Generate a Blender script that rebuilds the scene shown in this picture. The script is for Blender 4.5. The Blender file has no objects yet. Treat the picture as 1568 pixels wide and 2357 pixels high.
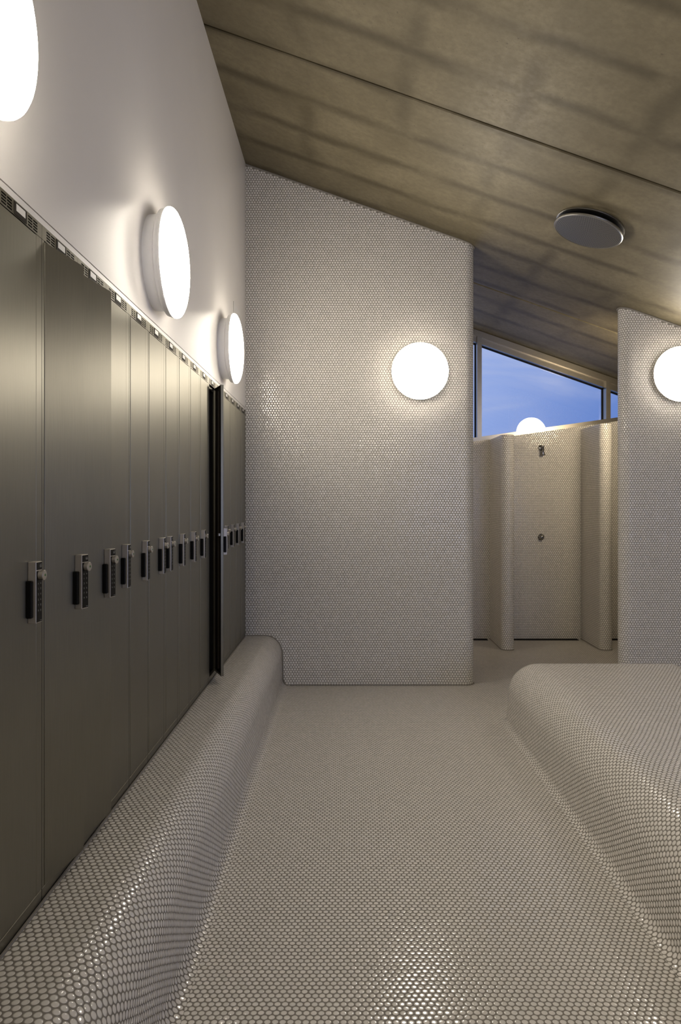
import bpy, math, random
from math import pi, sin, cos, tan, radians, sqrt, atan2, hypot
from mathutils import Vector, Matrix

random.seed(7)
S = bpy.context.scene
C = S.collection

# ------------------------------------------------------------------ camera
cam_d = bpy.data.cameras.new('camera')
cam = bpy.data.objects.new('camera', cam_d)
C.objects.link(cam)
cam.location = (0, 0, 1.6)
cam.rotation_euler = (pi / 2, 0, 0)
cam_d.sensor_fit = 'VERTICAL'
cam_d.sensor_height = 36.0
cam_d.lens = 1680 / 2357 * 36.0
cam_d.shift_x = -15 / 2357
cam_d.shift_y = -20.5 / 2357
cam_d.clip_start = 0.02
S.camera = cam

# ------------------------------------------------------------------ colour management
S.view_settings.view_transform = 'Standard'
S.view_settings.look = 'None'
S.view_settings.gamma = 1.0
S.view_settings.exposure = 1.42
S.view_settings.use_curve_mapping = False
S.cycles.max_bounces = 10
S.cycles.diffuse_bounces = 6
S.cycles.glossy_bounces = 5
S.cycles.sample_clamp_indirect = 40.0
S.cycles.caustics_reflective = False
S.cycles.caustics_refractive = False
S.cycles.use_denoising = True

LAMP_POWER = 14.0          # radiance of the opal lamp shades
LAMP_COLOR = (1.0, 0.90, 0.755)
SKY_POWER = 0.41

# ------------------------------------------------------------------ node helpers
class NT:
    def __init__(s, tree):
        s.t = tree
    def n(s, kind, **kw):
        nd = s.t.nodes.new(kind)
        for k, v in kw.items():
            setattr(nd, k, v)
        return nd
    def put(s, sock, v):
        if v is None:
            return
        if isinstance(v, bpy.types.NodeSocket):
            s.t.links.new(v, sock)
        else:
            sock.default_value = v
    def m(s, op, a, b=None, c=None, clamp=False):
        nd = s.n('ShaderNodeMath', operation=op, use_clamp=clamp)
        s.put(nd.inputs[0], a); s.put(nd.inputs[1], b); s.put(nd.inputs[2], c)
        return nd.outputs[0]
    def v(s, op, a, b=None, c=None):
        nd = s.n('ShaderNodeVectorMath', operation=op)
        s.put(nd.inputs[0], a)
        if op == 'SCALE':
            s.put(nd.inputs['Scale'], b)
        else:
            s.put(nd.inputs[1], b)
            if c is not None: s.put(nd.inputs[2], c)
        return nd.outputs['Value'] if op in ('LENGTH', 'DOT_PRODUCT', 'DISTANCE') else nd.outputs['Vector']
    def sm(s, val, a, b, to0=0.0, to1=1.0):
        nd = s.n('ShaderNodeMapRange', interpolation_type='SMOOTHSTEP')
        s.put(nd.inputs[0], val)
        nd.inputs[1].default_value = a; nd.inputs[2].default_value = b
        nd.inputs[3].default_value = to0; nd.inputs[4].default_value = to1
        return nd.outputs[0]
    def mix(s, f, a, b):
        nd = s.n('ShaderNodeMix', data_type='RGBA')
        s.put(nd.inputs[0], f); s.put(nd.inputs[6], a); s.put(nd.inputs[7], b)
        return nd.outputs[2]
    def mixv(s, f, a, b):
        nd = s.n('ShaderNodeMix', data_type='VECTOR')
        s.put(nd.inputs[0], f); s.put(nd.inputs[4], a); s.put(nd.inputs[5], b)
        return nd.outputs[1]
    def sep(s, vec):
        nd = s.n('ShaderNodeSeparateXYZ'); s.put(nd.inputs[0], vec)
        return nd.outputs
    def comb(s, x, y, z):
        nd = s.n('ShaderNodeCombineXYZ')
        s.put(nd.inputs[0], x); s.put(nd.inputs[1], y); s.put(nd.inputs[2], z)
        return nd.outputs[0]
    def noise(s, vec, scale, detail=3.0, rough=0.5, dist=0.0):
        nd = s.n('ShaderNodeTexNoise')
        s.put(nd.inputs['Vector'], vec)
        nd.inputs['Scale'].default_value = scale
        nd.inputs['Detail'].default_value = detail
        nd.inputs['Roughness'].default_value = rough
        nd.inputs['Distortion'].default_value = dist
        return nd.outputs

def new_mat(name):
    m = bpy.data.materials.new(name)
    m.use_nodes = True
    t = m.node_tree
    for nd in list(t.nodes):
        t.nodes.remove(nd)
    out = t.nodes.new('ShaderNodeOutputMaterial')
    b = t.nodes.new('ShaderNodeBsdfPrincipled')
    t.links.new(b.outputs[0], out.inputs[0])
    return m, NT(t), b, out

def plain(name, col, rough=0.5, metal=0.0, spec=0.5, noise=0.0, nscale=20):
    m, N, b, out = new_mat(name)
    c = (*col, 1)
    if noise:
        co = N.n('ShaderNodeTexCoord').outputs['Object']
        f = N.noise(co, nscale)[0]
        c = N.mix(f, tuple(x * (1 - noise) for x in col) + (1,), tuple(min(1, x * (1 + noise)) for x in col) + (1,))
    N.put(b.inputs['Base Color'], c)
    b.inputs['Roughness'].default_value = rough
    b.inputs['Metallic'].default_value = metal
    b.inputs['Specular IOR Level'].default_value = spec
    return m

PITCH = 0.0234
TILE_A = (0.68, 0.655, 0.615)
TILE_B = (0.77, 0.745, 0.705)
GROUT = (0.225, 0.208, 0.182)
def tile_mat(name, top=None):
    """glazed penny rounds in grey grout; UV is in metres.  top=(c, b): whole tiles only below v = c - b*u"""
    m, N, b, out = new_mat(name)
    uv = N.n('ShaderNodeUVMap', uv_map='UVMap').outputs[0]
    wob = N.noise(uv, 2.3, 1.0)[1]
    uvw = N.v('ADD', uv, N.v('SCALE', N.v('SUBTRACT', wob, (.5, .5, .5)), 0.010))
    q = N.v('MULTIPLY', uvw, (1 / PITCH, 1 / PITCH, 0))
    R3 = sqrt(3)
    def lat(off):
        r = N.v('MULTIPLY', N.v('SUBTRACT', q, off), (1, 1 / R3, 0))
        fr = N.v('SUBTRACT', r, N.v('FLOOR', N.v('ADD', r, (.5, .5, 0))))
        return N.v('MULTIPLY', fr, (1, R3, 0))
    da = lat((0, 0, 0)); db = lat((.5, R3 / 2, 0))
    la = N.v('LENGTH', da); lb = N.v('LENGTH', db)
    useb = N.m('LESS_THAN', lb, la)
    d = N.mixv(useb, da, db)
    r = N.m('MINIMUM', la, lb)
    cen = N.v('SUBTRACT', q, d)
    idv = N.v('FLOOR', N.v('ADD', N.v('MULTIPLY', cen, (2, 2 / R3, 0)), (.5, .5, .5)))
    wn = N.n('ShaderNodeTexWhiteNoise', noise_dimensions='3D')
    N.put(wn.inputs['Vector'], idv)
    rnd = wn.outputs['Color']; rv = wn.outputs['Value']
    # every tile sits a little off its lattice point
    d2 = N.v('ADD', d, N.v('MULTIPLY', N.v('SUBTRACT', rnd, (.5, .5, .5)), (.035, .035, 0)))
    r2 = N.v('LENGTH', d2)
    mask = N.sm(r2, 0.435, 0.405)
    if top:
        cs = N.sep(N.v('SCALE', cen, PITCH))
        lim = N.m('SUBTRACT', top[0] - 0.014, N.m('MULTIPLY', cs[0], top[1]))
        mask = N.m('MULTIPLY', mask, N.m('LESS_THAN', cs[1], lim))
    tcol = N.mix(rv, (*TILE_A, 1), (*TILE_B, 1))
    hue = N.sep(rnd)
    tcol = N.mix(N.m('MULTIPLY', hue[0], 0.16), tcol, (0.76, 0.66, 0.60, 1))
    tcol = N.mix(N.m('MULTIPLY', hue[1], 0.12), tcol, (0.62, 0.68, 0.63, 1))
    gn = N.noise(uv, 9.0, 3.0)[0]
    gcol = N.mix(gn, tuple(x * .8 for x in GROUT) + (1,), tuple(x * 1.2 for x in GROUT) + (1,))
    N.put(b.inputs['Base Color'], N.mix(mask, gcol, tcol))
    N.put(b.inputs['Roughness'], N.m('SUBTRACT', 0.8, N.m('MULTIPLY', mask, 0.715)))
    N.put(b.inputs['Specular IOR Level'], N.m('ADD', 0.15, N.m('MULTIPLY', mask, 0.37)))
    # pillowed rim + slightly different tilt for every tile, as a tangent-space normal
    rn = N.m('DIVIDE', r2, 0.42, clamp=True)
    k = N.m('ADD', N.m('MULTIPLY', N.m('POWER', rn, 6.0), 1.25), 0.035)
    slope = N.v('SCALE', N.v('NORMALIZE', d2), N.m('MULTIPLY', k, rn))
    tilt = N.v('MULTIPLY', N.v('SUBTRACT', rnd, (.5, .5, .5)), (.055, .055, 0))
    nv = N.v('SCALE', N.v('ADD', slope, tilt), mask)
    nv = N.v('ADD', N.v('MULTIPLY', nv, (.5, .5, 0)), (.5, .5, 1))
    # encoded (n*.5+.5) with z = 1
    nm = N.n('ShaderNodeNormalMap', space='TANGENT', uv_map='UVMap')
    N.put(nm.inputs['Color'], nv)
    N.put(b.inputs['Normal'], nm.outputs[0])
    return m

CEIL_C, CEIL_B = 4.261, 0.352
def ceil_z(x):
    return CEIL_C - CEIL_B * x

M = {}
M['tile'] = tile_mat('penny_tile')
M['tile_wall'] = tile_mat('penny_tile_wall', (CEIL_C, CEIL_B))
M['plaster'] = plain('white_plaster', (0.74, 0.715, 0.685), 0.33, spec=0.14, noise=0.03, nscale=3)
M['plaster_trim'] = plain('white_trim', (0.74, 0.72, 0.70), 0.35)
M['grout'] = plain('grout', GROUT, 0.85)
M['black'] = plain('black_plastic', (0.0025, 0.0025, 0.0025), 0.5, spec=0.12)
M['dark'] = plain('dark_void', (0.008, 0.008, 0.008), 0.9, spec=0.1)
M['white_plate'] = plain('white_plate', (0.72, 0.70, 0.68), 0.4)
M['print'] = plain('pale_print', (0.27, 0.27, 0.26), 0.6)
M['green'] = plain('green_button', (0.05, 0.16, 0.05), 0.4)
M['chrome'] = plain('dark_chrome', (0.30, 0.29, 0.28), 0.12, 1.0)
M['lock_metal'] = plain('satin_lock_metal', (0.44, 0.41, 0.37), 0.42, 0.75)
M['lamp_body'] = plain('white_lamp_body', (0.86, 0.86, 0.86), 0.35)
M['alu'] = None

def brushed(name, col, rough, stretch=(3, 3, 90), amp=0.10, aniso=0.0):
    m, N, b, out = new_mat(name)
    co = N.n('ShaderNodeTexCoord').outputs['Object']
    fine = N.noise(N.v('MULTIPLY', co, stretch), 6.0, 4.0, 0.6)[0]
    cloud = N.noise(co, 3.5, 3.0)[0]
    f = N.m('ADD', N.m('MULTIPLY', fine, 0.6), N.m('MULTIPLY', cloud, 0.4))
    N.put(b.inputs['Base Color'], N.mix(f, tuple(c * (1 - amp * 1.6) for c in col) + (1,), tuple(min(1, c * (1 + amp * 1.6)) for c in col) + (1,)))
    N.put(b.inputs['Roughness'], N.m('ADD', rough - 0.05, N.m('MULTIPLY', f, 0.1)))
    b.inputs['Metallic'].default_value = 1.0
    if aniso:
        b.inputs['Anisotropic'].default_value = aniso
        N.put(b.inputs['Tangent'], N.comb(0.03, 1.0, 0.02))
    return m
M['steel'] = brushed('brushed_locker_steel', (0.228, 0.217, 0.178), 0.43, (40, 40, 1.2), 0.17, 0.7)
M['alu'] = brushed('brushed_aluminium', (0.34, 0.315, 0.275), 0.32, (1.5, 30, 30), 0.10)
M['vent_metal'] = plain('vent_steel', (0.34, 0.335, 0.32), 0.33, 1.0)

def concrete():
    m, N, b, out = new_mat('board_marked_concrete')
    co = N.n('ShaderNodeTexCoord').outputs['Object']
    wob = N.noise(N.v('MULTIPLY', co, (0.8, 1.6, 0)), 1.4, 2.0)[1]
    w = N.v('SUBTRACT', wob, (.5, .5, .5))
    p = N.v('ADD', co, N.v('MULTIPLY', w, (.16, .14, 0)))
    x, y, z = N.sep(p)
    def lines(val, off, pitch, wd, pw=1.0):
        t = N.m('DIVIDE', N.m('SUBTRACT', val, off), pitch)
        t = N.m('ABSOLUTE', N.m('SUBTRACT', t, N.m('FLOOR', N.m('ADD', t, .5))))
        return N.sm(N.m('MULTIPLY', t, pitch), wd, 0.0)
    ly = lines(y, 4.54, 0.452, 0.085)
    lx = lines(x, -0.30, 0.66, 0.09)
    iy = N.sm(N.noise(N.v('MULTIPLY', co, (1.1, 2.0, 0)), 1.9, 3.0)[0], 0.36, 0.58)
    ix = N.sm(N.noise(N.v('ADD', co, (7, 3, 0)), 1.5, 2.0)[0], 0.38, 0.66)
    band = N.m('MAXIMUM', N.m('MULTIPLY', ly, N.m('ADD', N.m('MULTIPLY', iy, .75), .25)), N.m('MULTIPLY', N.m('MULTIPLY', lx, ix), .65))
    cloud = N.noise(co, 2.4, 6.0, 0.6)[0]
    grain = N.noise(co, 26, 6.0, 0.65)[0]
    pits = N.sm(N.noise(co, 55, 2.0)[0], 0.70, 0.76)
    base = N.mix(N.sm(cloud, .25, .75), (0.112, 0.094, 0.057, 1), (0.172, 0.148, 0.096, 1))
    base = N.mix(N.m('MULTIPLY', N.sm(grain, .3, .7), .45), base, (0.10, 0.085, 0.055, 1))
    base = N.mix(N.m('MULTIPLY', N.m('POWER', band, 0.75), 0.78), base, (0.053, 0.043, 0.024, 1))
    base = N.mix(N.m('MULTIPLY', pits, .6), base, (0.06, 0.05, 0.036, 1))
    N.put(b.inputs['Base Color'], base)
    N.put(b.inputs['Roughness'], N.m('ADD', 0.44, N.m('MULTIPLY', grain, .25)))
    b.inputs['Specular IOR Level'].default_value = 0.28
    bm = N.n('ShaderNodeBump'); bm.inputs['Strength'].default_value = 0.12; bm.inputs['Distance'].default_value = 0.004
    N.put(bm.inputs['Height'], N.m('SUBTRACT', grain, pits))
    N.put(b.inputs['Normal'], bm.outputs[0])
    return m
M['concrete'] = concrete()

def emitter(name, col):
    m, N, b, out = new_mat(name)
    e = N.n('ShaderNodeEmission')
    e.inputs[0].default_value = (*col, 1)
    e.inputs[1].default_value = LAMP_POWER
    N.t.links.new(e.outputs[0], out.inputs[0])
    return m
M['glow'] = emitter('glowing_opal_glass', LAMP_COLOR)
M['glow_warm'] = emitter('warm_glowing_opal_glass', (1.0, 0.83, 0.58))

def glass():
    m, N, b, out = new_mat('window_glass')
    tr = N.n('ShaderNodeBsdfTransparent'); tr.inputs[0].default_value = (0.95, 0.97, 0.98, 1)
    gl = N.n('ShaderNodeBsdfGlossy'); gl.inputs['Roughness'].default_value = 0.0
    fr = N.n('ShaderNodeFresnel'); fr.inputs[0].default_value = 1.75
    mx = N.n('ShaderNodeMixShader')
    N.put(mx.inputs[0], fr.outputs[0]); N.t.links.new(tr.outputs[0], mx.inputs[1]); N.t.links.new(gl.outputs[0], mx.inputs[2])
    N.t.links.new(mx.outputs[0], out.inputs[0])
    return m
M['glass'] = glass()

def perforated():
    m, N, b, out = new_mat('perforated_steel')
    co = N.n('ShaderNodeTexCoord').outputs['Object']
    x, y, z = N.sep(co)
    rad = N.m('SQRT', N.m('ADD', N.m('MULTIPLY', x, x), N.m('MULTIPLY', y, y)))
    ang = N.m('ARCTAN2', y, x)
    step = 0.0115
    t = N.m('DIVIDE', rad, step)
    ring = N.m('FLOOR', N.m('ADD', t, .5))
    dr = N.m('SUBTRACT', t, ring)
    nh = N.m('MAXIMUM', N.m('FLOOR', N.m('MULTIPLY', ring, 5.5)), 1)
    a = N.m('MULTIPLY', N.m('DIVIDE', ang, 2 * pi), nh)
    fa = N.m('MULTIPLY', N.m('SUBTRACT', a, N.m('FLOOR', N.m('ADD', a, .5))), 1.14)
    rr = N.m('SQRT', N.m('ADD', N.m('MULTIPLY', dr, dr), N.m('MULTIPLY', fa, fa)))
    hole = N.sm(rr, 0.40, 0.34)
    hole = N.m('MULTIPLY', hole, N.m('LESS_THAN', rad, 0.238))
    N.put(b.inputs['Base Color'], N.mix(hole, (0.24, 0.235, 0.22, 1), (0.008, 0.008, 0.008, 1)))
    N.put(b.inputs['Metallic'], N.m('SUBTRACT', 1.0, hole))
    b.inputs['Roughness'].default_value = 0.4
    return m
M['perf'] = perforated()

# ------------------------------------------------------------------ dusk sky
world = bpy.data.worlds.new('dusk_sky'); S.world = world
world.use_nodes = True
wt = world.node_tree
for nd in list(wt.nodes): wt.nodes.remove(nd)
W = NT(wt)
wo = W.n('ShaderNodeOutputWorld'); bg = W.n('ShaderNodeBackground')
wt.links.new(bg.outputs[0], wo.inputs[0])
gen = W.n('ShaderNodeTexCoord').outputs['Generated']
gx, gy, gz = W.sep(gen)
az = W.m('DIVIDE', gx, W.m('MAXIMUM', gy, 0.2))
warm = W.sm(W.m('ADD', az, W.m('MULTIPLY', gz, -0.6)), 0.02, 0.36)
sky = W.mix(warm, (0.31, 0.42, 0.78, 1), (0.125, 0.225, 0.58, 1))
cl = W.noise(W.v('MULTIPLY', gen, (2.0, 2.0, 6.0)), 2.2, 4.0, 0.55, 0.6)[0]
sky = W.mix(W.m('MULTIPLY', W.sm(cl, 0.50, 0.78), 0.55), sky, (0.52, 0.56, 0.74, 1))
glow = W.sm(gy, 0.35, -0.45)
sky = W.mix(glow, sky, (2.0, 2.45, 4.2, 1))
W.put(bg.inputs[0], sky)
bg.inputs[1].default_value = SKY_POWER

# ------------------------------------------------------------------ mesh helpers
class MB:
    def __init__(s):
        s.v = []; s.f = []; s.mi = []; s.uv = []
    def vert(s, p):
        s.v.append(tuple(p)); return len(s.v) - 1
    def face(s, idx, mi=0, uv=None):
        s.f.append(list(idx)); s.mi.append(mi); s.uv.append(uv)
    def quad(s, a, b, c, d, mi=0, uv=None):
        i = [s.vert(a), s.vert(b), s.vert(c), s.vert(d)]
        s.face(i, mi, uv)
    def box(s, x0, x1, y0, y1, z0, z1, mi=0, bev=0.0):
        if bev <= 0:
            P = [(x0, y0, z0), (x1, y0, z0), (x1, y1, z0), (x0, y1, z0), (x0, y0, z1), (x1, y0, z1), (x1, y1, z1), (x0, y1, z1)]
            k = [s.vert(p) for p in P]
            for q in ((0, 3, 2, 1), (4, 5, 6, 7), (0, 1, 5, 4), (1, 2, 6, 5), (2, 3, 7, 6), (3, 0, 4, 7)):
                s.face([k[i] for i in q], mi)
            return
        # chamfered box
        b = bev
        idx = {}
        def g(x, y, z, ax):
            key = (x, y, z, ax)
            if key not in idx:
                cx = (x0, x1)[x]; cy = (y0, y1)[y]; cz = (z0, z1)[z]
                sx = (1, -1)[x]; sy = (1, -1)[y]; sz = (1, -1)[z]
                p = [cx + sx * b, cy + sy * b, cz + sz * b]
                p[ax] = (cx, cy, cz)[ax]
                idx[key] = s.vert(p)
            return idx[key]
        def add(loop, n):
            pts = [Vector(s.v[i]) for i in loop]
            nn = (pts[1] - pts[0]).cross(pts[2] - pts[0])
            if nn.dot(Vector(n)) < 0: loop = loop[::-1]
            s.face(loop, mi)
        for ax in range(3):
            o = [a for a in range(3) if a != ax]
            for sd in (0, 1):
                loop = []
                for (p, q) in ((0, 0), (1, 0), (1, 1), (0, 1)):
                    c = [0, 0, 0]; c[ax] = sd; c[o[0]] = p; c[o[1]] = q
                    loop.append(g(*c, ax))
                n = [0, 0, 0]; n[ax] = (-1, 1)[sd]
                add(loop, n)
        for a1 in range(3):
            for a2 in range(a1 + 1, 3):
                a3 = 3 - a1 - a2
                for s1 in (0, 1):
                    for s2 in (0, 1):
                        c0 = [0, 0, 0]; c0[a1] = s1; c0[a2] = s2; c1 = list(c0); c1[a3] = 1
                        n = [0, 0, 0]; n[a1] = (-1, 1)[s1]; n[a2] = (-1, 1)[s2]
                        add([g(*c0, a1), g(*c1, a1), g(*c1, a2), g(*c0, a2)], n)
        for x in (0, 1):
            for y in (0, 1):
                for z in (0, 1):
                    add([g(x, y, z, 0), g(x, y, z, 1), g(x, y, z, 2)], ((-1, 1)[x], (-1, 1)[y], (-1, 1)[z]))
    def lathe(s, prof, n=32, mi=0, T=None, smooth=True):
        """prof: (r, h) list around +Z of T; closes poles where r == 0"""
        T = T or Matrix.Identity(4)
        rings = []
        for r, h in prof:
            if r < 1e-6:
                rings.append([s.vert(T @ Vector((0, 0, h)))])
            else:
                rings.append([s.vert(T @ Vector((r * cos(2 * pi * k / n), r * sin(2 * pi * k / n), h))) for k in range(n)])
        for A, B in zip(rings, rings[1:]):
            for k in range(n):
                k2 = (k + 1) % n
                if len(A) == 1 and len(B) == 1: continue
                if len(A) == 1: s.face([A[0], B[k2], B[k]][::-1], mi)
                elif len(B) == 1: s.face([A[k], A[k2], B[0]], mi)
                else: s.face([A[k], A[k2], B[k2], B[k]], mi)
    def merge_mesh(s, me, T, mi):
        o = len(s.v)
        for v in me.vertices: s.v.append(tuple(T @ v.co))
        for p in me.polygons:
            s.face([o + i for i in p.vertices], mi)
    def mesh(s, name, mats, smooth=None):
        me = bpy.data.meshes.new(name)
        me.from_pydata(s.v, [], s.f)
        for m in (mats if isinstance(mats, (list, tuple)) else [mats]):
            me.materials.append(m)
        for p, k in zip(me.polygons, s.mi): p.material_index = k
        if any(u is not None for u in s.uv):
            ul = me.uv_layers.new(name='UVMap')
            for p, u in zip(me.polygons, s.uv):
                if u is None: continue
                for li, c in zip(p.loop_indices, u): ul.data[li].uv = c
        if smooth is not None:
            for p in me.polygons: p.use_smooth = True
            me.set_sharp_from_angle(angle=radians(smooth))
        me.update()
        return me
    def build(s, name, mats, parent=None, smooth=None):
        return link(name, s.mesh(name, mats, smooth), parent)

def link(name, me, parent=None, loc=None, rot=None):
    o = bpy.data.objects.new(name, me)
    C.objects.link(o)
    if parent is not None: o.parent = parent
    if loc is not None: o.location = loc
    if rot is not None: o.rotation_euler = rot
    return o
def tag(o, label=None, cat=None, group=None, kind=None):
    if label: o['label'] = label
    if cat: o['category'] = cat
    if group: o['group'] = group
    if kind: o['kind'] = kind
    return o
def empty(name, loc, rot=(0, 0, 0)):
    o = bpy.data.objects.new(name, None)
    o.empty_display_size = 0.1
    C.objects.link(o); o.location = loc; o.rotation_euler = rot
    return o
def struct(o):
    o['kind'] = 'structure'; return o

def arc(cx, cy, r, a0, a1, n):
    return [(cx + r * cos(radians(a0 + (a1 - a0) * k / n)), cy + r * sin(radians(a0 + (a1 - a0) * k / n))) for k in range(n + 1)]

def plan_wall(path, ztop, u0=0.0, z0=0.0, uvflip=False):
    """vertical skin along a plan path; u runs along the path in metres starting at u0, v is height"""
    mb = MB(); u = u0; prev = None; us = []
    for p in path:
        if prev is not None: u += hypot(p[0] - prev[0], p[1] - prev[1])
        us.append(u); prev = p
    bot = [mb.vert((p[0], p[1], z0)) for p in path]
    top = [mb.vert((p[0], p[1], ztop(p[0]))) for p in path]
    for i in range(len(path) - 1):
        mb.face([bot[i], bot[i + 1], top[i + 1], top[i]], 0,
                [(us[i], z0), (us[i + 1], z0), (us[i + 1], ztop(path[i + 1][0])), (us[i], ztop(path[i][0]))])
    return mb, top

# ------------------------------------------------------------------ setting: floor, ceiling, walls
LX = -0.89                    # face of lockers and of the plaster above them
YB = 6.40                     # tiled wall behind the aisle
YR = 6.60                     # tiled wall on the right
YS = 8.59                     # shower wall
XE = 5.0                      # far right side of the room
YF = -2.2                     # end of the room behind the photographer

mb = MB()
mb.quad((-1.5, YF, 0), (XE, YF, 0), (XE, 9.1, 0), (-1.5, 9.1, 0), 0, [(-1.5, YF), (XE, YF), (XE, 9.1), (-1.5, 9.1)])
struct(mb.build('floor', M['tile']))

# concrete planks with open joints between them
mb = MB()
joints = [YF, -1.04, 1.75, 4.54, 7.33, 9.25]
th = 0.25
for a, b_ in zip(joints, joints[1:]):
    a2, b2 = a + 0.009, b_ - 0.009
    ch = 0.007
    def row(y, dz): return [(-1.5, y, ceil_z(-1.5) + dz), (XE + .2, y, ceil_z(XE + .2) + dz)]
    prof = [(a2, th), (a2, ch), (a2 + ch, 0), (b2 - ch, 0), (b2, ch), (b2, th)]
    rows = [[mb.vert(p) for p in row(y, dz)] for y, dz in prof]
    for r0, r1 in zip(rows, rows[1:]):
        mb.face([r0[0], r1[0], r1[1], r0[1]])
    mb.face([rows[0][0], rows[0][1], rows[-1][1], rows[-1][0]])
# dark bottom of the joints
for y in joints[1:-1]:
    mb.quad((-1.5, y - .02, ceil_z(-1.5) + .06), (-1.5, y + .02, ceil_z(-1.5) + .06), (XE + .2, y + .02, ceil_z(XE + .2) + .06), (XE + .2, y - .02, ceil_z(XE + .2) + .06))
struct(mb.build('ceiling', M['concrete']))

# white plaster wall above the lockers, and full height where the lockers stop
LOCK_TOP = 2.412
PITCH_L = 0.2833
Y65 = 1.845
Y_FIRST = Y65 - 2 * PITCH_L
def wall_box(name, x0, x1, y0, y1, z0, mat):
    mb = MB()
    k = [mb.vert(p) for p in ((x0, y0, z0), (x1, y0, z0), (x1, y1, z0), (x0, y1, z0), (x0, y0, ceil_z(x0)), (x1, y0, ceil_z(x1)), (x1, y1, ceil_z(x1)), (x0, y1, ceil_z(x0)))]
    for q in ((0, 3, 2, 1), (4, 5, 6, 7), (0, 1, 5, 4), (1, 2, 6, 5), (2, 3, 7, 6), (3, 0, 4, 7)):
        mb.face([k[i] for i in q])
    return struct(mb.build(name, mat))
mb = MB()
def wl(y0, y1, z0):
    x0, x1 = -1.5, LX
    k = [mb.vert(p) for p in ((x0, y0, z0), (x1, y0, z0), (x1, y1, z0), (x0, y1, z0), (x0, y0, ceil_z(x0)), (x1, y0, ceil_z(x1)), (x1, y1, ceil_z(x1)), (x0, y1, ceil_z(x0)))]
    for q in ((0, 3, 2, 1), (4, 5, 6, 7), (0, 1, 5, 4), (1, 2, 6, 5), (2, 3, 7, 6), (3, 0, 4, 7)):
        mb.face([k[i] for i in q])
wl(Y_FIRST, YB, LOCK_TOP + 0.022)
wl(YF, Y_FIRST, 0.0)
mb.box(-1.5, LX - .0015, Y_FIRST, YB, 0, .437)            # plinth under the lockers
mb.box(-1.5, -1.44, Y_FIRST, YB, .437, LOCK_TOP + .022)   # back of the locker recess
struct(mb.build('wall_left', M['plaster']))
mb = MB()
mb.box(LX - .02, LX - .001, Y_FIRST, YB, LOCK_TOP + .001, LOCK_TOP + 0.019, 0)
struct(mb.build('trim_1', M['plaster_trim']))

# tiled wall at the end of the aisle, bullnosed free end
def free_wall(name, yf, xa, xb, thick, right_end):
    r = thick / 2
    if right_end:
        path = [(xa, yf), (xb - r, yf)] + arc(xb - r, yf + r, r, -90, 90, 20)[1:] + [(xa, yf + thick)]
        u0 = xa
    else:
        path = [(xb, yf + thick), (xa + r, yf + thick)] + arc(xa + r, yf + r, r, 90, 270, 20)[1:] + [(xb, yf)]
        L = sum(hypot(q[0] - p[0], q[1] - p[1]) for p, q in zip(path, path[1:]))
        u0 = xb - L
    mb, top = plan_wall(path, ceil_z, u0)
    mb.face(top)
    return struct(mb.build(name, M['tile_wall'], None, 40))
free_wall('wall_back', YB, -1.5, 1.122, 0.18, True)
free_wall('wall_right', YR, 2.488, XE, 0.18, False)

mb = MB()
mb.box(LX - .05, LX - .001, Y_FIRST + 18 * PITCH_L + .0006, YB - .0005, .4375, LOCK_TOP)
struct(mb.build('trim_7', M['steel']))
# grout / sealant line along the concrete on both tiled walls
def seal(name, pts, rad=0.006, mat='grout', n=6):
    mb = MB()
    P = [Vector(p) for p in pts]
    rings = []
    for i, p in enumerate(P):
        d = (P[min(i + 1, len(P) - 1)] - P[max(i - 1, 0)]).normalized()
        a = d.cross(Vector((0.13, 0.31, 0.94))).normalized(); b_ = d.cross(a)
        rings.append([mb.vert(p + rad * (cos(2 * pi * k / n) * a + sin(2 * pi * k / n) * b_)) for k in range(n)])
    for A, B in zip(rings, rings[1:]):
        for k in range(n): mb.face([A[k], A[(k + 1) % n], B[(k + 1) % n], B[k]])
    mb.face(rings[0][::-1]); mb.face(rings[-1])
    return struct(mb.build(name, M[mat], None, 60))
e = 0.004
seal('trim_2', [(LX, YB - e, ceil_z(LX) - .005)] + [(x, y, ceil_z(x) - .005) for x, y in [(1.032, YB - e)] + arc(1.032, YB + .09, .094, -90, 90, 14)], .009)
seal('trim_3', [(x, y, ceil_z(x) - .005) for x, y in arc(2.578, YR + .09, .094, 90, 270, 14)] + [(XE, YR - e, ceil_z(XE) - .005)], .009)
seal('trim_4', [(-0.50, YB - .003, .003), (1.032, YB - .003, .003)] + [(x, y, .003) for x, y in arc(1.032, YB + .09, .093, -90, 90, 14)], .007)

# shower wall with a rising parapet
def sill(x): return 2.326 + 0.141 * (x - 1.498)
mb, top = plan_wall([(-1.5, YS), (XE, YS)], sill, -1.5)
t2 = [mb.vert((-1.5, YS + .5, sill(-1.5))), mb.vert((XE, YS + .5, sill(XE)))]
mb.face([top[0], top[1], t2[1], t2[0]], 0, [(0, 0), (6.5, 0), (6.5, .5), (0, .5)])
b2 = [mb.vert((-1.5, YS + .5, 0)), mb.vert((XE, YS + .5, 0))]
mb.face([t2[0], t2[1], b2[1], b2[0]], 0, [(0, 0), (6.5, 0), (6.5, 2), (0, 2)])
struct(mb.build('wall_shower', M['tile']))

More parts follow.
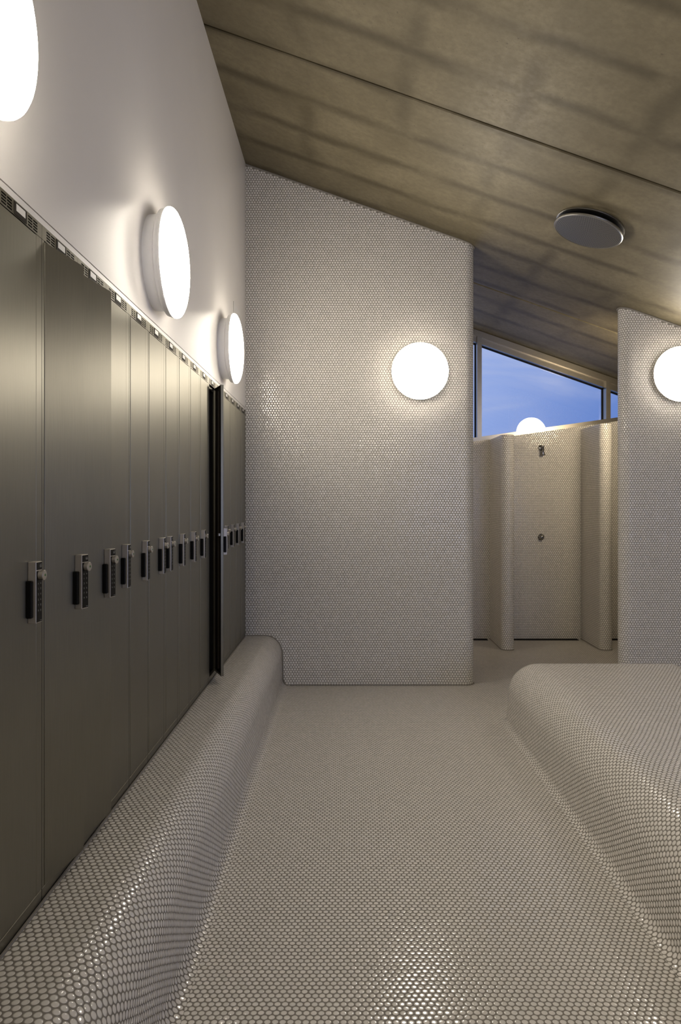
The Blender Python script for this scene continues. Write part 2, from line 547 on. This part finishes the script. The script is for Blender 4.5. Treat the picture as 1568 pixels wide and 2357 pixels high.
# room ends outside the frame
mb = MB()
wz0, wz1 = 1.0, 2.25
y0, y1 = -0.5, 3.4
def wr(ya, yb, za, zb): mb.box(XE, XE + .2, ya, yb, za, zb)
wr(YF, y0, 0, ceil_z(XE) - .02); wr(y1, 9.2, 0, ceil_z(XE) - .02); wr(y0, y1, 0, wz0); wr(y0, y1, wz1, ceil_z(XE) - .02)
struct(mb.build('wall_side', M['plaster']))
mb = MB()
fx0, fx1, fz = 1.75, 4.9, 0.7
def ftop(x): return ceil_z(x) - .12
def fw(pts):
    a = [mb.vert((x, YF, z)) for x, z in pts]; b_ = [mb.vert((x, YF - .2, z)) for x, z in pts]
    mb.face(a[::-1]); mb.face(b_)
    for q in range(len(pts)):
        r = (q + 1) % len(pts); mb.face([a[q], a[r], b_[r], b_[q]])
fw([(-1.5, 0), (XE, 0), (XE, fz), (-1.5, fz)])
fw([(-1.5, fz), (fx0, fz), (fx0, ceil_z(fx0)), (-1.5, ceil_z(-1.5))])
fw([(fx1, fz), (XE, fz), (XE, ceil_z(XE)), (fx1, ceil_z(fx1))])
fw([(fx0, ftop(fx0)), (fx1, ftop(fx1)), (fx1, ceil_z(fx1)), (fx0, ceil_z(fx0))])
struct(mb.build('wall_front', M['plaster']))
mb = MB()
mb.quad((-1.5, YB + .1, 0), (-1.5, 9.2, 0), (-1.5, 9.2, ceil_z(-1.5)), (-1.5, YB + .1, ceil_z(-1.5)))
struct(mb.build('wall_shower_side', M['plaster']))
# window in the side wall
mb = MB()
f = .05
mb.box(XE + .05, XE + .13, y0, y1, wz0, wz0 + f); mb.box(XE + .05, XE + .13, y0, y1, wz1 - f, wz1)
for k in range(5):
    yy = y0 + (y1 - y0 - f) * k / 4
    mb.box(XE + .05, XE + .13, yy, yy + f, wz0 + f, wz1 - f)
w2 = struct(mb.build('window_2', M['alu']))
mb = MB(); mb.quad((XE + .09, y0, wz0), (XE + .09, y1, wz0), (XE + .09, y1, wz1), (XE + .09, y0, wz1))
mb.build('pane', M['glass'], w2)

# matching clerestory in the end wall behind the photographer
mb = MB()
for k in range(5):
    xx = fx0 + (fx1 - fx0 - .06) * k / 4
    mb.box(xx, xx + .06, YF - .16, YF - .06, fz, ftop(xx + .06))
mb.box(fx0, fx1, YF - .16, YF - .06, fz, fz + .06)
w3 = struct(mb.build('window_3', M['alu']))
mb = MB(); mb.quad((fx0, YF - .11, fz), (fx1, YF - .11, fz), (fx1, YF - .11, ftop(fx1)), (fx0, YF - .11, ftop(fx0)))
mb.build('pane', M['glass'], w3)

# clerestory window above the shower wall
FY = 8.85
mull = [-1.48, 0.02, 1.58, 3.142, 4.70]
mw = 0.054
def top_z(x): return ceil_z(x)
mb = MB()
def rail(x0, x1, ya, yb, zb, zt, mi=0):
    P = [(x0, ya, zb(x0)), (x1, ya, zb(x1)), (x1, yb, zb(x1)), (x0, yb, zb(x0)), (x0, ya, zt(x0)), (x1, ya, zt(x1)), (x1, yb, zt(x1)), (x0, yb, zt(x0))]
    k = [mb.vert(p) for p in P]
    for q in ((0, 3, 2, 1), (4, 5, 6, 7), (0, 1, 5, 4), (1, 2, 6, 5), (2, 3, 7, 6), (3, 0, 4, 7)):
        mb.face([k[i] for i in q], mi)
cs = 1 / sqrt(1 + CEIL_B ** 2)
XW0, XW1 = -1.5, XE
rail(XW0, XW1, FY, FY + .17, lambda x: top_z(x) - .078, lambda x: top_z(x) - .006)
rail(XW0, XW1, FY + .035, FY + .17, lambda x: top_z(x) - .150, lambda x: top_z(x) - .078)
rail(XW0, XW1, FY, FY + .17, lambda x: sill(x) - .005, lambda x: sill(x) + .062)
# dark gaskets round the glass
GY = 8.98
rail(XW0, XW1, GY - .012, GY + .012, lambda x: top_z(x) - .163, lambda x: top_z(x) - .150, 1)
rail(XW0, XW1, GY - .012, GY + .012, lambda x: sill(x) + .062, lambda x: sill(x) + .070, 1)
win = struct(mb.build('window_1', [M['alu'], M['black']]))
for x in mull:
    mb = MB()
    rail(x, x + mw, FY - .006, FY + .17, lambda q: sill(q) + .062, lambda q: top_z(q) - .078)
    for gx0 in (x - .012, x + mw):
        rail(gx0, gx0 + .012, GY - .012, GY + .012, lambda q: sill(q) + .07, lambda q: top_z(q) - .15, 1)
    mb.build('mullion', [M['alu'], M['black']], win)
for xa, xb in zip(mull, mull[1:] + [XE]):
    mb = MB()
    xa2, xb2 = xa + mw, xb
    mb.quad((xa2, GY, sill(xa2) + .06), (xb2, GY, sill(xb2) + .06), (xb2, GY, top_z(xb2) - .15), (xa2, GY, top_z(xa2) - .15))
    mb.build('pane', M['glass'], win)

# inspection hatch in the plaster near the corner
mb = MB()
hy0, hy1, hz0, hz1 = 5.71, 6.15, 2.74, 3.18
mb.box(LX, LX + .0015, hy0, hy1, hz0, hz1, 1)
mb.box(LX, LX + .004, hy0 + .004, hy1 - .004, hz0 + .004, hz1 - .004, 0)
tag(mb.build('access_hatch', [M['plaster_trim'], M['grout']]), 'flush white square access hatch half hidden behind the farthest wall lamp', 'hatch')

# ------------------------------------------------------------------ tiled bench along the lockers
BZ = 0.437
def bench_profile():
    P = [(LX + .0006, BZ), (LX + .01, BZ), (-0.80, BZ), (-0.715, BZ)]
    a, c = 0.148, 0.175
    for k in range(1, 17):
        t = radians(90 * k / 16); P.append((-0.715 + a * sin(t), BZ - c + c * cos(t)))
    P += [(-0.566, .17), (-0.565, 0.055)]
    r = 0.052
    for k in range(1, 9):
        t = radians(90 * k / 8); P.append((-0.565 + r - r * cos(t), 0.055 - 0.0547 * sin(t)))
    return P
P = bench_profile()
us = [P[0][0]]
for p, q in zip(P, P[1:]): us.append(us[-1] + hypot(q[0] - p[0], q[1] - p[1]))
mb = MB()
ya, yb = -1.2, YB
NY = 20
cols = [[mb.vert((x, ya + (yb - ya) * j / NY, z)) for x, z in P] for j in range(NY + 1)]
for j in range(NY):
    va = ya + (yb - ya) * j / NY; vb = ya + (yb - ya) * (j + 1) / NY
    for i in range(len(P) - 1):
        mb.face([cols[j][i], cols[j][i + 1], cols[j + 1][i + 1], cols[j + 1][i]], 0, [(us[i], va), (us[i + 1], va), (us[i + 1], vb), (us[i], vb)])
for yy, rev in ((ya, True), (yb, False)):
    k = [mb.vert((x, yy, z)) for x, z in P] + [mb.vert((LX + .0006, yy, .0015))]
    mb.face(k[::-1] if rev else k, 0, [(x, z) for x, z in P] + [(LX, 0)])
tag(mb.build('tiled_bench', M['tile'], None, 50), 'long low white penny-tiled bench with a rounded edge in front of the lockers', 'bench')
seal('trim_5', [(x + (.003 if i > 3 else 0), YB - .003, z + .002) for i, (x, z) in enumerate(P) if x >= LX], .006)
seal('trim_6', [(LX + .004, -1.2, BZ + .001), (LX + .004, YB, BZ + .001)], .005, 'grout')

# ------------------------------------------------------------------ tiled island bench on the right
def island():
    x0, x1, ya, yb = 1.158, 2.56, 0.2, 5.50      # foot of the vertical faces
    # (inset from the foot line, height); negative inset is the cove
    prof = []
    for k in range(0, 7):
        t = radians(90 * k / 6); prof.append((-0.042 * (1 - sin(t)), 0.002 + 0.045 * (1 - cos(t))))
    prof.append((0.006, 0.13))
    a, c = 0.225, 0.215
    for k in range(0, 15):
        t = radians(90 * k / 14); prof.append((0.010 + a * (1 - cos(t)), BZ - c + c * sin(t)))
    arcl = [0]
    for p, q in zip(prof, prof[1:]): arcl.append(arcl[-1] + hypot(q[0] - p[0], q[1] - p[1]))
    R = 0.235                                       # plan radius at the foot
    nc, ns = 10, 16
    mb = MB(); loops = []; uvs = []
    for (ins, z), al in zip(prof, arcl):
        r = max(R - ins, 0.012)
        xa, xb, y0, y1 = x0 + ins, x1 - ins, ya + ins, yb - ins
        pts = []; uv = []
        def add(x, y, v): pts.append((x, y, z)); uv.append((al + x0, v))
        # left side going +Y
        for k in range(ns): add(xa, y0 + r + (y1 - y0 - 2 * r) * k / ns, y0 + r + (y1 - y0 - 2 * r) * k / ns)
        vbase = y1 - r
        for k in range(nc):
            t = radians(180 - 90 * k / nc); add(xa + r + r * cos(t), y1 - r + r * sin(t), vbase + R * radians(90 * k / nc))
        vbase = vbase + R * pi / 2
        for k in range(ns): add(xa + r + (xb - xa - 2 * r) * k / ns, y1, vbase + (xb - xa - 2 * r) * k / ns)
        vbase += xb - xa - 2 * r
        for k in range(nc):
            t = radians(90 - 90 * k / nc); add(xb - r + r * cos(t), y1 - r + r * sin(t), vbase + R * radians(90 * k / nc))
        vbase += R * pi / 2
        for k in range(ns): add(xb, y1 - r - (y1 - y0 - 2 * r) * k / ns, vbase + (y1 - y0 - 2 * r) * k / ns)
        vbase += y1 - y0 - 2 * r
        for k in range(nc):
            t = radians(-90 * k / nc); add(xb - r + r * cos(t), y0 + r + r * sin(t), vbase + R * radians(90 * k / nc))
        vbase += R * pi / 2
        for k in range(ns): add(xb - r - (xb - xa - 2 * r) * k / ns, y0, vbase + (xb - xa - 2 * r) * k / ns)
        vbase += xb - xa - 2 * r
        for k in range(nc):
            t = radians(-90 - 90 * k / nc); add(xa + r + r * cos(t), y0 + r + r * sin(t), vbase + R * radians(90 * k / nc))
        loops.append([mb.vert(p) for p in pts]); uvs.append(uv)
    n = len(loops[0])
    for l in range(len(loops) - 1):
        for k in range(n):
            k2 = (k + 1) % n
            ua = [uvs[l][k], uvs[l][k2], uvs[l + 1][k2], uvs[l + 1][k]]
            if k2 == 0:
                d = uvs[l][n - 1][1]
                ua = [ua[0], (ua[1][0], d + .05), (ua[2][0], d + .05), ua[3]]
            mb.face([loops[l][k2], loops[l][k], loops[l + 1][k], loops[l + 1][k2]], 0, [ua[1], ua[0], ua[3], ua[2]])
    topx = x0 + prof[-1][0]; uoff = arcl[-1] + x0 - topx
    mb.face(loops[-1][::-1], 0, [(mb.v[i][0] + uoff, mb.v[i][1]) for i in loops[-1][::-1]])
    return mb.build('tiled_island_bench', M['tile'], None, 50)
tag(island(), 'broad white penny-tiled island bench with rounded edges on the right of the aisle', 'bench')

# ------------------------------------------------------------------ shower cubicle walls and fittings
def partition(x0, x1, zt, label):
    r = (x1 - x0) / 2; yf = 7.906
    path = [(x0, YS), (x0, yf + r)] + arc(x0 + r, yf + r, r, 180, 360, 16)[1:] + [(x1, YS)]
    mb, top = plan_wall(path, lambda x: zt, 0.0)
    mb.face(top, 0, [(mb.v[i][0], mb.v[i][1]) for i in top])
    o = mb.build('shower_partition', M['tile'], None, 40)
    # sealant along the foot
    ring = MB()
    for (p, q) in zip(path, path[1:]):
        dx, dy = q[0] - p[0], q[1] - p[1]; L = hypot(dx, dy); nx, ny = dy / L * .006, -dx / L * .006
        nx, ny = -abs(nx) * (1 if (p[0] + q[0]) / 2 < x0 + r else -1), -abs(ny)
        ring.quad((p[0], p[1], .012), (q[0], q[1], .012), (q[0] + nx, q[1] + ny, .001), (p[0] + nx, p[1] + ny, .001))
    ring.build('foot_seal', M['grout'], o)
    tag(o, label, 'shower partition', 'tiled shower partitions')
partition(1.682, 1.822, 2.343, 'white tiled shower partition with rounded end, left of the shower head')
partition(2.752, 2.892, 2.465, 'white tiled shower partition with rounded end, right of the shower head')

def drain(xa, xb, label):
    mb = MB()
    y0, y1 = YS - .085, YS - .004
    mb.box(xa, xb, y0, y1, 0.0005, .002, 1)
    mb.box(xa, xb, y0, y0 + .004, .002, .005, 0); mb.box(xa, xb, y1 - .004, y1, .002, .005, 0)
    n = int((xb - xa) / .05)
    for k in range(n + 1):
        xx = xa + (xb - xa - .004) * k / n
        mb.box(xx, xx + .004, y0 + .004, y1 - .004, .002, .0045, 0)
    tag(mb.build('channel_drain', [M['dark'], M['dark']]), label, 'drain', 'dark floor drains at the foot of the shower wall')
drain(0.90, 1.645, 'dark slot drain under the left shower cubicle wall, beside the tall tiled wall')
drain(1.86, 2.705, 'dark slot drain along the foot of the shower wall below the push valve')
drain(2.93, 3.70, 'dark slot drain in the right shower cubicle, beyond the right partition')

sh = empty('shower_head', (2.285, YS, 2.249))
tag(sh, 'small chrome shower head on the tiled wall under the window', 'shower head')
T = Matrix.Rotation(pi / 2, 4, 'X')     # lathe axis +Z -> -Y
mb = MB(); mb.lathe([(0, 0), (.034, 0), (.036, .004), (.033, .010), (.018, .016), (0, .018)], 28, 0, T)
mb.build('wall_rose', M['chrome'], sh, 40)
mb = MB(); mb.lathe([(0, .012), (.010, .012), (.010, .055), (0, .06)], 16, 0, T @ Matrix.Translation((0, .004, 0)))
mb.build('arm', M['chrome'], sh, 40)
mb = MB()
TT = Matrix.Translation((.004, -.062, .012)) @ Matrix.Rotation(radians(14), 4, 'X') @ Matrix.Rotation(radians(-5), 4, 'Y')
mb.lathe([(0, .012), (.013, .012), (.016, .004), (.014, -.02), (.013, -.045), (.018, -.075), (.024, -.092), (.024, -.102), (.021, -.104)], 24, 0, TT)
mb.lathe([(.021, -.104), (.012, -.101), (0, -.101)], 24, 1, TT)
mb.build('spray_nozzle', [M['chrome'], M['dark']], sh, 40)
pv = empty('push_valve', (2.285, YS, 1.20))
tag(pv, 'round dark chrome push valve on the tiled wall below the shower head', 'valve')
mb = MB(); mb.lathe([(0, 0), (.038, 0), (.038, .004), (.034, .008), (0, .009)], 28, 0, T)
mb.build('wall_plate', M['chrome'], pv, 40)
mb = MB(); mb.lathe([(.029, .006), (.031, .018), (.029, .030), (.022, .041), (.011, .047), (0, .048)], 28, 0, T)
mb.build('push_button', M['chrome'], pv, 40)

# ------------------------------------------------------------------ round wall lamps
def lamp_meshes():
    mb = MB(); R = 0.245
    mb.lathe([(0, 0), (.212, 0), (.216, .046), (.226, .050), (.236, .056), (.238, .061), (.238, .072), (.243, .074), (.2445, .080), (.2445, .084)], 64)
    base = mb.mesh('lamp_base', M['lamp_body'], 30)
    mb = MB()
    prof = [(R - .001, .084), (R + .0005, .0855), (R + .0005, .095)]
    for k in range(1, 12):
        t = radians(90 * k / 11); prof.append((R * cos(t) if k < 11 else 0, .095 + .046 * sin(t)))
    mb.lathe(prof, 64)
    return base, mb.mesh('opal_shade', M['glow'], 60)
LB, LD = lamp_meshes()
def lamp(loc, rot, label, group='round opal wall lamps'):
    o = empty('wall_lamp', loc, rot)
    tag(o, label, 'wall lamp', group)
    link('lamp_base', LB, o); link('opal_shade', LD, o)
    return o
RX = (0, pi / 2, 0)              # axis +X
RYm = (pi / 2, 0, 0)             # axis -Y
RYp = (-pi / 2, 0, 0)            # axis +Y
RXm = (0, -pi / 2, 0)
LZ = 2.715
lamp((LX, 1.61, LZ + .005), RX, 'large glowing round wall lamp above the lockers, nearest and cut off at top left')
lamp((LX, 3.37, LZ - .01), RX, 'glowing round wall lamp in the middle of the white wall above the lockers')
lamp((LX, 5.22, LZ - .012), RX, 'glowing round wall lamp above the open locker, nearest the tiled corner')
lamp((0.632, YB, 2.742), RYm, 'glowing round lamp on the tall tiled wall beside the window opening')
lamp((2.985, YR, 2.752), RYm, 'glowing round lamp on the right tiled wall, cut off by the right edge')
rear = lamp((2.80, YR + .18, 2.675), RYp, 'round lamp on the hidden shower side of the right tiled wall, reflected in the window')
rear2 = lamp((-0.35, YB + .18, 2.742), RYp, 'round lamp on the hidden shower side of the tall tiled wall')
rear.scale = (.92, .92, 1)
for ch in list(rear.children) + list(rear2.children):
    if ch.name.startswith('opal'):
        ch.data = LD.copy(); ch.data.materials[0] = M['glow_warm']
lamp((1.15, YF, 3.0), RYp, 'round lamp on the white end wall behind the photographer')
lamp((LX, -0.35, LZ), RX, 'round wall lamp on the white wall behind the photographer')

# ------------------------------------------------------------------ ceiling vent
av = math.atan(CEIL_B)
vx, vy = 1.78, 5.335
vent = empty('ceiling_vent', (vx, vy, ceil_z(vx)), (0, pi + av, 0))
tag(vent, 'round perforated metal vent hanging just below the concrete ceiling', 'ceiling vent')
mb = MB(); mb.lathe([(0, 0), (.245, 0), (.250, .004), (.250, .012), (.244, .014), (.20, .014), (.19, .012), (0, .012)], 72)
mb.build('base_ring', M['vent_metal'], vent, 30)
mb = MB(); mb.lathe([(0, .012), (.175, .012), (.175, .044), (0, .044)], 48)
mb.build('vent_neck', M['dark'], vent, 30)
mb = MB(); mb.lathe([(.243, .044), (.251, .044), (.253, .048), (.252, .055), (.246, .060), (.240, .058)], 72)
mb.build('rim', M['vent_metal'], vent, 30)
mb = MB(); mb.lathe([(0, .043), (.243, .043), (.243, .058), (0, .059)], 72)
mb.build('perforated_disc', M['perf'], vent, 30)

# ------------------------------------------------------------------ lockers
Z0, Z1 = BZ + .002, LOCK_TOP
STRIP = 0.041
DZ0, DZ1 = BZ + .040, LOCK_TOP - STRIP - .003
MH, ML = 0.019, 0.041              # visible frame on the hinge side and on the lock side
DW = PITCH_L - MH - ML            # door width
DEPTH = 0.48
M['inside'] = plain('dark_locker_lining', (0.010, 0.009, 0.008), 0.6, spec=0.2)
M['door_back'] = plain('dark_brown_door_lining', (0.022, 0.017, 0.012), 0.5, spec=0.3)
def body_mesh(sy):
    mb = MB(); W = PITCH_L; t = .0015; x0 = -DEPTH; x1 = -.0004
    ma, mz = (MH, ML) if sy > 0 else (ML, MH)
    ma -= .0022; mz -= .0022
    e = .0004
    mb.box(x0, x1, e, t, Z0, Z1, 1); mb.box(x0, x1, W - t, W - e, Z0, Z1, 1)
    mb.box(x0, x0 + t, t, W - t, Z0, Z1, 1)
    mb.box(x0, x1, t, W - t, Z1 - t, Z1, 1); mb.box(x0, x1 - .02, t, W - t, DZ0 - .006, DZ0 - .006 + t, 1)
    # front stiles, plinth
    mb.box(-.020, x1, e, ma, DZ0 - .003, Z1 - STRIP, 0, .0012); mb.box(-.020, x1, W - mz, W - e, DZ0 - .003, Z1 - STRIP, 0, .0012)
    mb.box(-.020, x1, e + .0006, W - e - .0006, Z0, DZ0 - .0025, 0, .0012)
    mb.box(-.022, -.018, ma, W - mz, Z1 - STRIP - .02, Z1 - STRIP, 0)
    return mb.mesh('locker_body', [M['steel'], M['inside']])
def strip_mesh():
    mb = MB(); W = PITCH_L; g = .0008
    zb, zt = Z1 - STRIP, Z1
    H = STRIP
    fr = lambda a: a * W
    ucuts = [(fr(.115), fr(.212)), (fr(.229), fr(.326)), (fr(.672), fr(.772)), (fr(.79), fr(.89))]
    zc = [(zb + H * a, zb + H * (a + .115)) for a in (.12, .315, .51, .705)]
    us = sorted({g, W - g} | {v for c in ucuts for v in c}); zs = sorted({zb, zt} | {v for c in zc for v in c})
    for a, b_ in zip(us, us[1:]):
        for c, d in zip(zs, zs[1:]):
            hole = any(abs(a - q[0]) < 1e-9 for q in ucuts) and any(abs(c - q[0]) < 1e-9 for q in zc)
            if not hole:
                mb.quad((.0, a, c), (.0, b_, c), (.0, b_, d), (.0, a, d))
    mb.box(-.014, -.006, g, W - g, zb, zt, 1)
    mb.quad((-.006, g, zt), (0, g, zt), (0, W - g, zt), (-.006, W - g, zt)); mb.quad((-.006, g, zb), (-.006, W - g, zb), (0, W - g, zb), (0, g, zb))
    mb.quad((-.006, g, zb), (0, g, zb), (0, g, zt), (-.006, g, zt)); mb.quad((-.006, W - g, zb), (-.006, W - g, zt), (0, W - g, zt), (0, W - g, zb))
    return mb.mesh('vent_strip', [M['steel'], M['dark']])
def plate_mesh():
    mb = MB(); W = PITCH_L; zb = Z1 - STRIP; H = STRIP
    a, b_ = .365 * W, .638 * W
    z0, z1 = zb + H * .06, zb + H * .92
    # dark bevelled frame
    mb.box(.0, .0016, a, b_, z0, z1, 0, .0006)
    mb.box(.0016, .0019, a + .012, b_ - .010, z0 + .012, z1 - .004, 1, .0001)
    return mb.mesh('number_plate', [M['dark_frame'], M['white_plate']])
M['dark_frame'] = plain('dark_plate_frame', (0.022, 0.018, 0.014), 0.7, spec=0.1)
def door_mesh(sy):
    """front sheet with folded edges; hinge at local y=0, door runs towards sy*Y"""
    mb = MB(); t = .0014; D = .018; lip = .014
    def bx(x0, x1, ya, yb, z0, z1, bev=0, mi=0):
        a, b_ = sorted((ya * sy, yb * sy)); mb.box(x0, x1, a, b_, z0, z1, mi, bev)
    bx(-.0028, 0, 0, DW, DZ0, DZ1, .0012)
    bx(-D, -.0028, 0, t, DZ0, DZ1); bx(-D, -.0028, DW - t, DW, DZ0, DZ1)
    bx(-D, -.0028, t, DW - t, DZ0, DZ0 + t); bx(-D, -.0028, t, DW - t, DZ1 - t, DZ1)
    bx(-D, -D + t, t, lip, DZ0 + t, DZ1 - t, 0, 1); bx(-D, -D + t, DW - lip, DW - t, DZ0 + t, DZ1 - t, 0, 1)
    bx(-.0042, -.0029, t, DW - t, DZ0 + t, DZ1 - t, 0, 1)
    # stiffening channel on the inside
    bx(-D, -.0042, DW * .5 - .02, DW * .5 + .02, DZ0 + .03, DZ1 - .03, 0, 1)
    return mb.mesh('locker_door', [M['steel'], M['door_back']])
# lock, in local coordinates centred on the door face: +X out, Y along the wall, z is height
LZB, LZT, LW, LP = 1.264, 1.436, .040, .024
def text_mesh(body, size, align='CENTER'):
    cu = bpy.data.curves.new('txt', 'FONT'); cu.body = body; cu.size = size; cu.align_x = align; cu.align_y = 'CENTER'
    cu.extrude = 0.00012
    o = bpy.data.objects.new('txt', cu); C.objects.link(o)
    dg = bpy.context.evaluated_depsgraph_get()
    me = bpy.data.meshes.new_from_object(o.evaluated_get(dg))
    bpy.data.objects.remove(o); bpy.data.curves.remove(cu)
    return me
TX = Matrix(((0, 0, 1, 0), (1, 0, 0, 0), (0, 1, 0, 0), (0, 0, 0, 1)))     # text x->Y, y->Z, z->X
def lock_mesh():
    mb = MB(); mb.box(.0002, LP, -LW / 2, LW / 2, LZB, LZT, 0, .0015)
    return mb.mesh('lock', M['lock_metal'])
def keypad_mesh():
    mb = MB(); mb.box(LP - .0005, LP + .0008, -LW / 2 + .002, LW / 2 - .002, LZB + .003, 1.410, 0, .0003)
    rows = ['xo', '12', '34', '56', '78', '90']
    for r, row in enumerate(rows):
        z = 1.375 - r * .0153
        for c, ch in enumerate(row):
            me = text_mesh(ch, .0085)
            mb.merge_mesh(me, Matrix.Translation((LP + .0010, (-.0078, .0078)[c], z)) @ TX, 1)
            bpy.data.meshes.remove(me)
    mb.box(LP + .0008, LP + .0010, .004, .016, LZB + .0065, LZB + .0075, 1)
    return mb.mesh('keypad', [M['black'], M['print']])
def knob_mesh():
    mb = MB(); T = Matrix.Translation((LP, 0, 1.398)) @ Matrix.Rotation(pi / 2, 4, 'Y')
    mb.lathe([(0, 0), (.0125, 0), (.0125, .0105), (.0145, .0115), (.0145, .0145), (.0130, .0160), (0, .0162)], 28, 0, T)
    mb.lathe([(.0036, .0160), (.0034, .0172), (0, .0174)], 16, 1, T @ Matrix.Translation((0, .002, 0)))
    mb.box(LP + .0005, LP + .0095, -.001, .001, 1.3845, 1.3858, 2)
    return mb.mesh('knob', [M['lock_metal'], M['green'], M['black']], 35)
def grip_mesh():
    mb = MB(); mb.box(.0003, .0165, -LW / 2 - .014, -LW / 2 + .0005, 1.280, 1.384, 0, .0025)
    return mb.mesh('grip', M['black'])
def label_mesh(num):
    mb = MB(); mb.box(LP - .0005, LP + .0008, -LW / 2 + .002, LW / 2 - .002, 1.413, LZT - .002, 0, .0003)
    me = text_mesh(num, .014)
    mb.merge_mesh(me, Matrix.Translation((LP + .0010, .0085, 1.4235)) @ TX, 1); bpy.data.meshes.remove(me)
    return mb.mesh('number_label', [M['black'], M['print']])
BODY = {1: body_mesh(1), -1: body_mesh(-1)}
STRIPM, PLATE = strip_mesh(), plate_mesh()
DOOR = {1: door_mesh(1), -1: door_mesh(-1)}
LOCK, KEYPAD, KNOB, GRIP = lock_mesh(), keypad_mesh(), knob_mesh(), grip_mesh()

info = {
    63: 'brushed steel locker two places nearer the camera than the one numbered 65',
    64: 'brushed steel locker just nearer the camera than the one numbered 65',
    65: 'closed steel locker numbered 65, nearest at the left edge',
    66: 'dark steel locker numbered 66 with its door slightly ajar',
    67: 'dark steel locker numbered 67, ajar, just before the brighter doors',
    68: 'closed bright steel locker right after the two ajar dark doors',
    69: 'closed steel locker second after the two ajar dark doors',
    70: 'closed steel locker whose lock almost touches the next lock',
    71: 'closed steel locker fourth before the open locker, lock beside its neighbour\'s',
    72: 'closed steel locker third before the open locker',
    73: 'closed steel locker second before the open locker',
    74: 'closed steel locker immediately before the open locker',
    75: 'steel locker with its door swung open and a dark inside',
    76: 'closed steel locker hidden right behind the open door',
    77: 'closed steel locker second beyond the open door',
    78: 'closed steel locker third from the tiled wall corner',
    79: 'closed steel locker second from the tiled wall corner',
    80: 'last closed steel locker touching the tiled wall corner',
}
ajar = {66: 9.2, 67: 8.5, 75: 23.4}
for i, num in enumerate(sorted(info)):
    y = Y_FIRST + i * PITCH_L
    root = empty('locker', (LX, y, 0))
    tag(root, info[num], 'locker', 'steel lockers along the left wall')
    sy = 1 if num <= 70 else -1
    link('body', BODY[sy], root)
    vs = link('vent_strip', STRIPM, root)
    link('number_plate', PLATE, vs)
    if num == 66:
        mb = MB(); T = Matrix.Translation((.0002, PITCH_L * .945, Z1 - STRIP * .72)) @ Matrix.Rotation(pi / 2, 4, 'Y')
        mb.lathe([(0, .0004), (.0075, .0004), (.0075, 0)], 20, 0, T); mb.lathe([(.0030, .0006), (.0055, .0006), (.0055, .0004)], 20, 1, T)
        tag(mb.build('sticker', [M['white_plate'], M['dark_frame']], vs), 'small round white sticker')
    hy = MH if sy > 0 else PITCH_L - MH
    rz = -radians(ajar.get(num, 0)) * sy
    xo = .0006
    d = link('door', DOOR[sy], root, (xo, hy, 0), (0, 0, rz))
    off = (.2065 - hy) if sy > 0 else (.0655 - hy)
    lx = xo + cos(rz) * 0 - sin(rz) * off; ly = hy + cos(rz) * off
    lk = link('lock', LOCK, root, (lx, ly, 0), (0, 0, rz))
    link('keypad', KEYPAD, lk); tag(link('knob', KNOB, lk), 'round metal knob with a green centre')
    tag(link('grip', GRIP, lk), 'black pull grip')
    link('number_label', label_mesh(str(num)), lk)
    if num == 75:
        mb = MB(); zc = 1.395; yy = off
        mb.box(-.030, -.003, yy - .008, yy + .008, zc - .008, zc + .008, 0, .001); mb.box(-.034, -.030, yy - .026, yy + .008, zc - .009, zc + .009, 0, .001)
        mb.build('cam_latch', M['lock_metal'], d)
